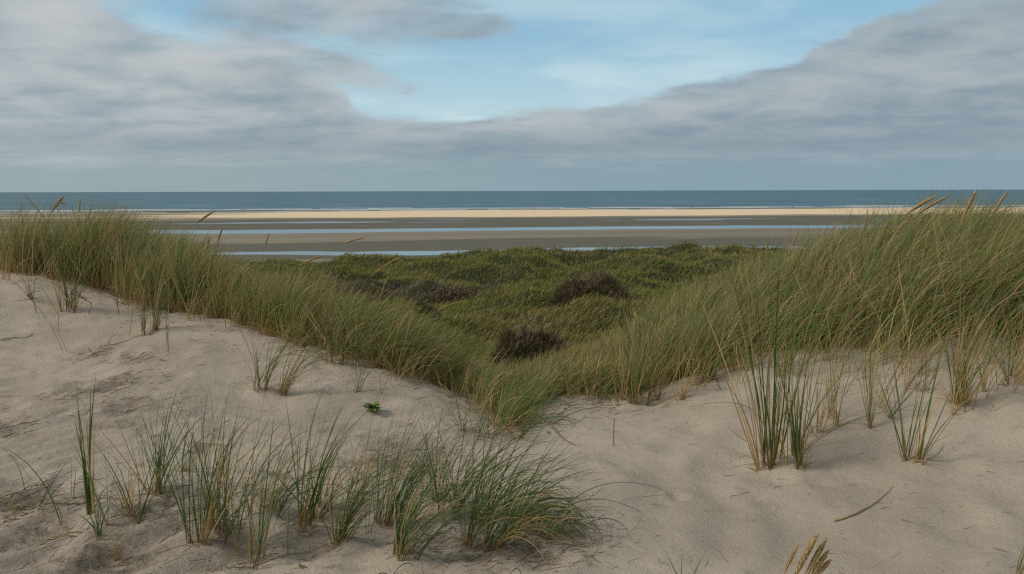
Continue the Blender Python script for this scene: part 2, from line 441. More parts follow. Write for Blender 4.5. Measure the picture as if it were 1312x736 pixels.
M_TWIG = simple('dark_twig', (.035, .026, .018), (.07, .052, .038), 20)
M_BUSHLEAF = simple('small_dark_leaf', (.035, .030, .014), (.075, .055, .034), 3, .7, .2, .15)
M_SEED = simple('seed_husk', (.68, .48, .22), (.44, .29, .12), 160, .8, .15, .15)
M_STALK = simple('straw_stalk', (.34, .26, .12), (.22, .17, .075), 40, .6, .3)
M_LITTER = simple('plant_litter', (.10, .07, .040), (.20, .145, .085), 25, .9, .1)
M_FOAM = simple('sea_foam', (.62, .63, .62), (.50, .50, .47), .2, .7, .2)
M_HERB = simple('herb_leaf', (.11, .19, .025), (.18, .26, .045), 60, .5, .35, .25)
M_WEED = simple('wet_weed', (.030, .032, .014), (.05, .045, .02), 3, .6, .3)


# ------------------------------------------------------------------ setting: dune, beach, water
def build_dune():
    s = np.arange(-1.05, 3.78, .0072); ys = 3.3 * np.sinh(s)
    us = np.linspace(-1, 1, 760)
    us = np.sign(us) * (np.abs(us) ** 1.25 * .75 + np.abs(us) * .25)
    Y = np.repeat(ys[:, None], len(us), 1); X = us[None] * (9.5 + 1.15 * np.maximum(ys, 0))[:, None]
    Z = ground(X, Y)
    ny, nx = X.shape
    I = np.arange(ny * nx).reshape(ny, nx)
    Q = np.stack([I[:-1, :-1], I[:-1, 1:], I[1:, 1:], I[1:, :-1]], -1).reshape(-1, 4)
    V = np.stack([X, Y, Z], -1).reshape(-1, 3)
    x, y = V[:, 0], V[:, 1]
    turf = sstep(.0, 1.6, y - front(x, y) - .35 + fbm(x * 2, y * 2, 3, 55) * 1.0)
    st = np.zeros(len(V))
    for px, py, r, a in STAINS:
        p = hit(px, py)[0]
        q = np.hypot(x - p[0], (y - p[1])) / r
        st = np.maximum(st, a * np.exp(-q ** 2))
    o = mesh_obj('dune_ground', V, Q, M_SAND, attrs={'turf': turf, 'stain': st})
    tag(o, 'pale dune sand rising left and right with overgrown hummocks behind', None, None, 'structure')


# front edge of the closed grass cover, as the photograph's outline of bare sand met with the ground
EDGE = [(-150, 345), (0, 348), (60, 357), (120, 367), (200, 397), (260, 407), (300, 412), (360, 437), (420, 448), (470, 467), (520, 484), (570, 497), (603, 518), (628, 545), (655, 552), (680, 527),
        (700, 510), (740, 504), (800, 503), (850, 495), (900, 474), (960, 452), (1050, 446), (1150, 446), (1250, 430), (1312, 434), (1450, 440)]
_e = [hit(px, py)[0] for px, py in EDGE]
_ea = np.array([p[0] / (p[1]) for p in _e]); _ey = np.array([p[1] for p in _e])
_o = np.argsort(_ea); _ea, _ey = _ea[_o], _ey[_o]
print('edge', list(zip(EDGE, np.round(_ey, 2))))
def front(x, y): return np.interp(x / np.maximum(y, .5), _ea, _ey)


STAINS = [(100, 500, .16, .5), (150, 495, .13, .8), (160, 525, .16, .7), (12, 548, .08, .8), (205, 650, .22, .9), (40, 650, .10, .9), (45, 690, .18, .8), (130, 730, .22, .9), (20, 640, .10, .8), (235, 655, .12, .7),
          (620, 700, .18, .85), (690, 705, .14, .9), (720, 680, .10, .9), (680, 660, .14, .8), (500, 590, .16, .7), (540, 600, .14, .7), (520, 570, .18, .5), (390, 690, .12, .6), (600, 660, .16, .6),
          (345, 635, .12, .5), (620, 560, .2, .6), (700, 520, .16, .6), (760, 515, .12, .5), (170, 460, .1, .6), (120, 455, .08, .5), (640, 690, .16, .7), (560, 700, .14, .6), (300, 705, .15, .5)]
build_dune()

BW = [0, 105, 118, 121, 123.5, 127, 144, 149, 175, 180, 184, 196, 201, 212, 226, 236, 252, 262, 272, 290, 340, 356, 362, 395, 428, 470, 700]
BZ = [.5, .3, .04, -.10, -.08, .09, .11, .24, .26, .10, -.12, -.11, .09, .10, .09, .0, .02, .20, .46, .62, .58, .42, .06, .01, -.06, -.6, -3]
def build_beach():
    ws = np.concatenate([np.arange(50, 115, 5), np.arange(115, 460, .9), np.arange(460, 700, 20)]); xs = np.linspace(-560, 560, 260)
    Wg, X = np.meshgrid(ws, xs, indexing='ij'); Y = Wg + .125 * X
    Z = np.interp(Wg + fbm(X * .015, Wg * .02, 4, 2) * 11, BW, BZ) + fbm(X * .016, Wg * .12, 4, 61) * .07 + fbm(X * .07, Wg * .35, 3, 62) * .05 - sstep(20, -160, X) * sstep(255, 280, Wg) * sstep(380, 340, Wg) * .24
    ny, nx = X.shape; I = np.arange(ny * nx).reshape(ny, nx)
    Q = np.stack([I[:-1, :-1], I[:-1, 1:], I[1:, 1:], I[1:, :-1]], -1).reshape(-1, 4)
    tag(mesh_obj('beach', np.stack([X, Y, Z], -1).reshape(-1, 3), Q, M_BEACH), 'wide flat beach at low tide with pale sand bar and wet runnels', None, None, 'structure')
    def sheet(name, w0, w1, L, z, mat, label):
        w = np.linspace(w0, w1, 30) if w1 < 2000 else np.geomspace(w0, w1, 40); x = np.linspace(-1, 1, 12)
        Wg, X = np.meshgrid(w, x, indexing='ij'); X = X * (L + Wg * (1.2 if w1 > 2000 else 0)); Y = Wg + .125 * X * (np.minimum(1, 700 / Wg))
        ny, nx = X.shape; I = np.arange(ny * nx).reshape(ny, nx)
        Q = np.stack([I[:-1, :-1], I[:-1, 1:], I[1:, 1:], I[1:, :-1]], -1).reshape(-1, 4)
        tag(mesh_obj(name, np.stack([X, Y, np.full_like(X, z)], -1).reshape(-1, 3), Q, mat), label, None, None, 'structure')
    sheet('tidal_runnel_water', 110, 352, 540, 0.0, M_POOL, 'pale blue strips of shallow water left between the sand banks')
    sheet('sea', 352, 45000, 540, 0.0, M_SEA, 'dull teal sea reaching to a level horizon')
    # broken foam lines along the outer edge
    V, Q = [], []
    r = np.random.default_rng(4)
    for w0, dens, wd in ((368, .9, 4.5), (380, .7, 4.2), (397, .6, 4.2), (412, .9, 7.0), (424, .7, 5.0), (440, .25, 3.0)):
        x = -520.0
        while x < 520:
            L = r.uniform(12, 55)
            if r.random() < dens:
                n = 10; tt = np.linspace(0, 1, n); xx = x + L * tt
                ww = w0 + fbm(xx * .03, xx * 0 + w0, 3, 8) * 10; hw = wd * np.sin(np.pi * np.clip(tt, .02, .98)) ** .6 * r.uniform(.4, 1)
                zb = .10 + .05 * r.random(); b0 = len(V)
                for k in range(n):
                    yy = ww[k] + .125 * xx[k]
                    V += [(xx[k], yy - hw[k] / 2, .02), (xx[k], yy, zb + .06), (xx[k], yy + hw[k] / 2, .02)]
                for k in range(n - 1):
                    a = b0 + 3 * k; Q += [(a, a + 3, a + 4, a + 1), (a + 1, a + 4, a + 5, a + 2)]
            x += L * r.uniform(.8, 1.3)
    tag(mesh_obj('surf_foam', np.array(V), np.array(Q), M_FOAM), 'thin broken lines of white foam where sea meets sand bar', 'foam', None, 'stuff')
build_beach()


# ------------------------------------------------------------------ blades
def blades(base, length, th0, th1, az, width, seg=5, phi=None, curl=None, fold=False, tint=None, r=rng):
    """N curved tapering leaves. th0 tilt from vertical at the root, th1 extra tilt gained by the tip, az heading."""
    N = len(base); t = np.linspace(0, 1, seg + 1)
    mid = (t[1:] + t[:-1]) / 2
    th = th0[:, None] + th1[:, None] * mid[None] ** 1.5
    a = az[:, None] + (curl[:, None] if curl is not None else 0) * mid[None]
    step = (length / seg)[:, None]
    d = np.stack([np.sin(th) * np.sin(a), np.sin(th) * np.cos(a), np.cos(th)], -1)
    P = np.concatenate([base[:, None], base[:, None] + np.cumsum(d * step[..., None], 1)], 1)
    T = np.concatenate([d[:, :1], (d[:, 1:] + d[:, :-1]) / 2, d[:, -1:]], 1); T /= np.linalg.norm(T, axis=-1, keepdims=True)
    if phi is None: phi = r.uniform(0, np.pi, N)
    ref = np.stack([np.cos(phi), np.sin(phi), np.zeros(N)], -1)[:, None].repeat(seg + 1, 1)
    S = np.cross(T, ref); nrm = np.linalg.norm(S, axis=-1, keepdims=True); S = S / np.maximum(nrm, .15)
    prof = np.clip((1 - t ** 3), 0, 1) * .88 + .12; prof[0] *= .75
    w = width[:, None] * prof[None] * .5
    rows = [P - S * w[..., None], P + S * w[..., None]]
    if fold:
        Nn = np.cross(S, T); rows = [rows[0], P + Nn * (w * .8)[..., None], rows[1]]
    c = len(rows)
    V = np.stack(rows, 2).reshape(-1, 3)
    I = np.arange(N * (seg + 1) * c).reshape(N, seg + 1, c)
    Q = np.concatenate([np.stack([I[:, :-1, k], I[:, :-1, k + 1], I[:, 1:, k + 1], I[:, 1:, k]], -1).reshape(-1, 4) for k in range(c - 1)])
    if tint is None: tint = r.random(N)
    return V, Q, np.repeat(tint, (seg + 1) * c), np.tile(np.repeat(t, c), N)


def merge(parts):
    V, Q, T, A, n = [], [], [], [], 0
    for v, q, t, a in parts:
        V.append(v); Q.append(q + n); T.append(t); A.append(a); n += len(v)
    return np.concatenate(V), np.concatenate(Q), np.concatenate(T), np.concatenate(A)


# closed marram cover on the two dune shoulders: uncountable, one mass each
def marram_mass():
    n0 = 26000
    y = rng.uniform(5.6, 13.8, n0); u = rng.uniform(-.82, .86, n0); x = u * y
    f = front(x, y); d = y - f
    back = 12.6 + fbm(x * .4, y * 0, 2, 14) * 1.6 - 2.6 * np.exp(-((u - .03) / .16) ** 2) - 1.3 * np.exp(-((u + .24) / .10) ** 2)
    cl = fbm(x * 1.5, y * 1.5, 3, 91)
    dens = sstep(-.15, .5, d + cl * 1.3) * sstep(back, back - 1.2, y) * (.72 + 1.3 * cl)
    dens = dens * np.where(u < 0, .6 + .8 * sstep(-.25, .25, fbm(x * 1.9, y * 1.4, 2, 98)), 1) * (1 - .6 * np.exp(-((u - .0) / .07) ** 2) * (y < 8.2))
    keep = rng.random(n0) < dens * y / 11.0 * .62
    x, y, d, u = x[keep], y[keep], d[keep], u[keep]
    # the first row: clumps lined along the edge with their straw feet showing
    ex = rng.uniform(-.66, .72, 420); ey = np.interp(ex, _ea, _ey) + np.abs(rng.normal(-.05, .22, 420)) + 9 * (np.abs(ex) < .05) * (rng.random(420) < .5); 
    x = np.concatenate([x, ex * ey]); y = np.concatenate([y, ey]); u = np.concatenate([u, ex]); d = np.concatenate([d, np.full(420, .1)])
    # stragglers: a few straws each, thinning out over the open sand below the edge
    ex = np.concatenate([rng.uniform(.22, .72, 130), rng.uniform(-.66, .2, 60)]); ey = np.interp(ex, _ea, _ey) - np.abs(rng.normal(.1, .45, 190)) * np.where(ex > .22, 1, .35)
    x = np.concatenate([x, ex * ey]); y = np.concatenate([y, ey]); u = np.concatenate([u, ex]); d = np.concatenate([d, np.full(190, -1.0)])
    print('marram clumps', len(x))
    z = ground(x, y)
    out = {0: [], 1: [], 2: []}
    side = np.where(u < -.02, 0, np.where(u > .08, 1, 2))
    for sidx, nm, lab in ((0, 'marram_grass', 'dense marram grass crowning the left dune, bowed to the right'), (1, 'marram_grass', 'tall dense marram grass leaning right over the right dune'), (2, 'marram_grass', 'marram grass filling the gap between the two dune shoulders')):
        s = side == sidx; n = s.sum()
        nb = np.maximum(rng.poisson(np.where(d[s] < -.02, 7, 27)), 3)
        idx = np.repeat(np.arange(n), nb); N = len(idx)
        bx, by = x[s][idx], y[s][idx]; uu = u[s][idx]
        cr = rng.normal(0, .045, (N, 2)); bx = bx + cr[:, 0]; by = by + cr[:, 1]
        bz = ground(bx, by) - .02
        cl_len = rng.normal(1, .17, n)[idx]
        size = np.interp(uu, [-.7, -.38, -.25, -.15, .0, .1, .25, .45, .7], [.84, .80, .66, .60, .40, .36, .66, .86, .88])
        size = size * (1 + np.minimum(.55 * fbm(bx * 1.1 + 3, by * 1.1, 3, 83), .12)) * (1 - .38 * sstep(.5, 2.0, d[s][idx]) * sstep(-.42, -.34, uu) * sstep(.02, -.06, uu))
        L = size * cl_len * rng.uniform(.45, 1.1, N) * np.where(rng.random(N) < .04, 1.12, 1)
        L = np.minimum(L, size * 1.14)
        wind = np.interp(uu, [-.7, -.4, -.15, .0, .15, .4, .7], [.25, .35, .62, .8, .55, .75, .70])
        th0 = np.abs(rng.normal(.10, .13, N)); a0 = rng.uniform(0, 2 * np.pi, N)
        # add the wind's heading (+x, a little away) to each blade's own splay
        wx = np.sin(a0) * th0 * 1.1 + cr[:, 0] * 2.2 + wind * .25; wy = np.cos(a0) * th0 * 1.1 + cr[:, 1] * 2.2 + .03
        th0 = np.minimum(np.hypot(wx, wy), .9); az = np.arctan2(wx, wy)
        clw = rng.normal(1, .38, n)[idx]; clh = rng.normal(0, .28, n)[idx]
        tx = np.sin(az) * .25 + wind * clw; ty = np.cos(az) * .3 + clh + rng.normal(.05, .16, N)
        th1 = np.hypot(tx, ty) * rng.uniform(.35, 1.6, N); az2 = np.arctan2(tx, ty)
        curl = (az2 - az + np.pi) % (2 * np.pi) - np.pi
        ctint = np.clip(rng.random(N) + rng.normal(.04, .16, n)[idx], .001, .999)
        b = blades(np.stack([bx, by, bz], -1), L, th0, th1, az, rng.uniform(.0036, .0078, N), 6, curl=np.clip(curl, -1.2, 1.2) * .8, tint=ctint)
        # short dead leaves at the feet
        M = int(N * .38); k = rng.integers(0, N, M)
        dead = blades(np.stack([bx[k], by[k], bz[k]], -1), rng.uniform(.12, .38, M), np.abs(rng.normal(.35, .3, M)), rng.normal(.5, .5, M), rng.uniform(0, 6.28, M), rng.uniform(.003, .006, M), 4, tint=rng.uniform(0, .30, M))
        V, Q, T, A = merge([b, dead])
        tag(mesh_obj(nm, V, Q, M_MARRAM, attrs={'tint': T, 'along': A}), lab, 'marram grass', None, 'stuff')
        print(lab, len(V))
marram_mass()


# low windswept vegetation of the dune slack
BROWN = [(545, 376, 22, 4.2, 2.4), (500, 372, 24, 3, 2.4), (690, 452, 14, 1.1, .8), (560, 405, 19, 1.2, 1)]
def slack():
    N = 330000
    y = 11.0 * (55 / 11.0) ** (rng.random(N) ** .85); hw = .70 * y + 2; x = rng.uniform(-1, 1, N) * hw
    brown = np.zeros(N)
    for px, py, D, rx, ry in BROWN:
        p = hit(px, py)[0]
        q = np.hypot((x - p[0]) / rx, (y - p[1]) / ry) + fbm(x * .7, y * .7, 3, 19) * .7
        brown = np.maximum(brown, sstep(1.05, .8, q))
    z = ground(x, y)
    clump = fbm(x * 1.1, y * .9, 3, 33)
    L = (.15 + .16 * rng.random(N) + .22 * np.clip(clump, -.3, .5)) * np.interp(y, [11, 14, 30, 55], [1.1, 1.0, 1.0, 1.15])
    tan = fbm(x * .25 + 40, y * .3, 4, 71)
    tint = np.clip(rng.random(N) * .8 + .18 - np.clip(tan, 0, 1) * rng.random(N) * 1.3 + clump * .1, 0.001, .999)
    th0 = np.abs(rng.normal(.35, .25, N)); az = rng.normal(1.45, .75, N); th1 = rng.uniform(.4, 1.3, N)
    wd = .006 + y * .00045
    for sel, mat, nm, lab, mul in ((brown < .5, M_TURF, 'slack_vegetation_grass', 'windswept low green grass covering the hummocks behind the dunes', 1), (brown >= .5, M_HEATH, 'heath_undergrowth', 'brown heathy undergrowth patches among the green hummocks', .6)):
        k = np.where(sel)[0]
        b = blades(np.stack([x[k], y[k], z[k] - .03], -1), L[k] * mul, th0[k], th1[k], az[k], wd[k] * rng.uniform(.7, 1.3, len(k)), 3, tint=tint[k])
        tag(mesh_obj(nm, b[0], b[1], mat, attrs={'tint': b[2], 'along': b[3]}), lab, 'ground cover', None, 'stuff')
slack()


# ------------------------------------------------------------------ tubes and shrubs
def tube(path, r0, r1, sides=5, bumps=None):
    path = np.asarray(path, dtype=float); n = len(path)
    T = np.gradient(path, axis=0); T /= np.maximum(np.linalg.norm(T, axis=1, keepdims=True), 1e-9)
    ref = np.array([.31, .2, .93]); A = np.cross(T, ref); A /= np.maximum(np.linalg.norm(A, axis=1, keepdims=True), 1e-6); B = np.cross(T, A)
    rr = np.linspace(r0, r1, n) if bumps is None else bumps
    an = np.linspace(0, 2 * np.pi, sides, endpoint=False)
    V = path[:, None] + rr[:, None, None] * (A[:, None] * np.cos(an)[None, :, None] + B[:, None] * np.sin(an)[None, :, None])
    I = np.arange(n * sides).reshape(n, sides); J = np.roll(I, -1, 1)
    Q = np.stack([I[:-1], J[:-1], J[1:], I[1:]], -1).reshape(-1, 4)
    return V.reshape(-1, 3), Q


def mergeVQ(parts):
    V, Q, n = [], [], 0
    for v, q in parts: V.append(v); Q.append(q + n); n += len(v)
    return np.concatenate(V), np.concatenate(Q)


def shrub(px, py, w_px, h_px, label, nleaf=9000, D=None, cat='shrub', mat=None, group=None):
    p, Dh = hit(px, py)
    if D: p = at(px, py, D); p[2] = ground(p[0], p[1])[0]; Dh = D
    sc = Dh / FPX; rx, h = w_px / 2 * sc, h_px * sc; ry = rx * .8
    r = np.random.default_rng(int(px * 7 + py))
    root = empty('low_shrub', p); tag(root, label, cat, group)
    parts = []; tips = []
    for i in range(90):
        a = r.uniform(0, 6.28); q = r.random() ** .5; ex, ey = rx * q * math.cos(a), ry * q * math.sin(a)
        ez = h * math.sqrt(max(.03, 1 - q * q)) * r.uniform(.8, 1.08)
        b = p + np.array([ex * .25, ey * .25, -.05]); e = np.array([p[0] + ex + .08 * ez, p[1] + ey, ground(p[0] + ex, p[1] + ey)[0] + ez])
        m_ = (b + e) / 2 + np.array([ex * .25, ey * .25, 0]) + r.normal(0, .04, 3)
        t = np.linspace(0, 1, 6)[:, None]; path = (1 - t) ** 2 * b + 2 * t * (1 - t) * m_ + t * t * e
        parts.append(tube(path, .012, .004, 4)); tips.append(path)
    V, Q = mergeVQ(parts); mesh_obj('branches', V, Q, M_TWIG, root)
    # upright sprigs over the whole dome: uneven, with gaps
    N = nleaf; a = r.uniform(0, 6.28, N); q = r.random(N) ** .5 * (1 + .25 * r.random(N) ** 3)
    lump = fbm(np.cos(a) * q * 3 + px, np.sin(a) * q * 3, 3, 5)
    rr_ = q * (1 + .22 * fbm(np.cos(a) * 1.6 + py, np.sin(a) * 1.6, 2, 6))
    ex, ey = rx * rr_ * np.cos(a), ry * rr_ * np.sin(a)
    top = h * np.clip(1 - q ** 2.2, .02, 1) ** .6 * (1 + .55 * lump) * np.where(r.random(N) < .06, 1.12, 1)
    ez = top * (1 - r.random(N) ** 2.2 * .6) - .08
    P = np.stack([p[0] + ex, p[1] + ey, ground(p[0] + ex, p[1] + ey) + ez], -1)
    b = blades(P, r.uniform(.06, .17, N) * (h / .6) ** .5, np.abs(r.normal(.25, .3, N)) + q * .4, r.uniform(-.3, .5, N), np.where(r.random(N) < .6, a * -1 + np.pi / 2, 1.4), r.uniform(.5, 1.2, N) * (.009 + Dh * .0004), 3, tint=r.random(N), r=r)
    mesh_obj('foliage', b[0], b[1], mat or M_HEATH, root, attrs={'tint': b[2], 'along': b[3]})
    return root
shrub(682, 472, 112, 62, 'dark brown twiggy shrub in the hollow between the dunes, nearest of the brown shrubs', 15000, D=12.0)
shrub(757, 412, 100, 44, 'rounded grey-brown shrub on the green hummocks left of the right dune', 12000, D=21.5)
for px, py, w, h, lab in [                          (546, 404, 40, 14, 'small dark shrub at the lower edge of the brown heath patch'),
                          (480, 380, 110, 14, 'wide grey-brown shrub mat at the left end of the brown heath patch'),
                          (572, 384, 90, 12, 'grey-brown shrub mat at the right end of the brown heath patch')]:
    shrub(px, py, w, h, lab, 5500)


# ------------------------------------------------------------------ single tufts on the sand
def tuft(px, py, h_px, lean_px, n_green, n_dry, label, spread=.14, bend=.4, base_r=.03, wd=.0046, name='marram_tuft', group='marram tufts standing on bare sand', var=.62):
    """px,py foot on the photograph, h_px height of its longest leaf, lean_px how far the tips carry to the right"""
    p, D = hit(px, py); H = h_px * D / FPX; lean = math.atan2(lean_px + (9 if 150 < px < 730 and n_green > 5 else 0), h_px)
    r = np.random.default_rng(int(px * 13 + py * 7))
    root = empty(name, p); tag(root, label, 'grass tuft', group)
    if n_green + n_dry > 8: n_green, n_dry, base_r = int(n_green * (1.75 if px < 730 else 1.15)), int(n_dry * 1.2) + 2, base_r * 1.4
    def make(n, part, mat, lmul, w, extra):
        if n <= 0: return
        nc = max(1, n // 5); cx = r.normal(0, base_r, (nc, 2)); k = r.integers(0, nc, n)
        off = cx[k] + r.normal(0, .007, (n, 2))
        off[:, 1] *= .8
        bx, by = p[0] + off[:, 0], p[1] + off[:, 1]; bz = ground(bx, by) - .015
        # each shoot has its own splay; blades fan within it
        sh = r.normal(0, spread * .8, (nc, 2))[k] + r.normal(0, spread * .8, (n, 2)) * np.where(r.random(n) < .08, 2.0, 1)[:, None] + off * 1.6
        wx, wy = sh[:, 0] + lean * .45, sh[:, 1]
        th0 = np.hypot(wx, wy) * extra; az = np.arctan2(wx, wy)
        tx, ty = lean * 1.3 + r.normal(0, .13, n) + sh[:, 0] * .6, sh[:, 1] * .6 + r.normal(0, .10, n)
        th1 = np.hypot(tx, ty) * r.uniform(.3, 2.0, n) * bend / .4; az2 = np.arctan2(tx, ty)
        curl = np.clip((az2 - az + np.pi) % (2 * np.pi) - np.pi, -1.4, 1.4)
        L = H / max(.6, math.cos(lean)) * (1 - var * r.random(n) ** 2.0) * lmul * 1.12
        parts_ = [blades(np.stack([bx, by, bz], -1), L, th0, th1, az, r.uniform(.7, 1.25, n) * w, 9, curl=curl * .7, fold=True, r=r)]
        if 'dry' in part and n > 6:                                  # collapsed dead leaves round the foot
            m_ = n; q = r.integers(0, n, m_)
            parts_.append(blades(np.stack([bx[q], by[q], bz[q] + .005], -1), H * r.uniform(.06, .28, m_), r.uniform(.5, 1.3, m_), r.uniform(0, .7, m_), r.uniform(0, 6.28, m_), w * r.uniform(.5, .9, m_), 9, fold=True, r=r))
        V, Q, T, A = merge(parts_)
        mesh_obj(part, V, Q, mat, root, attrs={'tint': T, 'along': A})
    make(n_green, 'green_leaves', M_GREEN, 1.0, wd, 1.0)
    make(n_dry, 'dry_leaves', M_DRY, .85, wd * .85, 1.15)
    return root


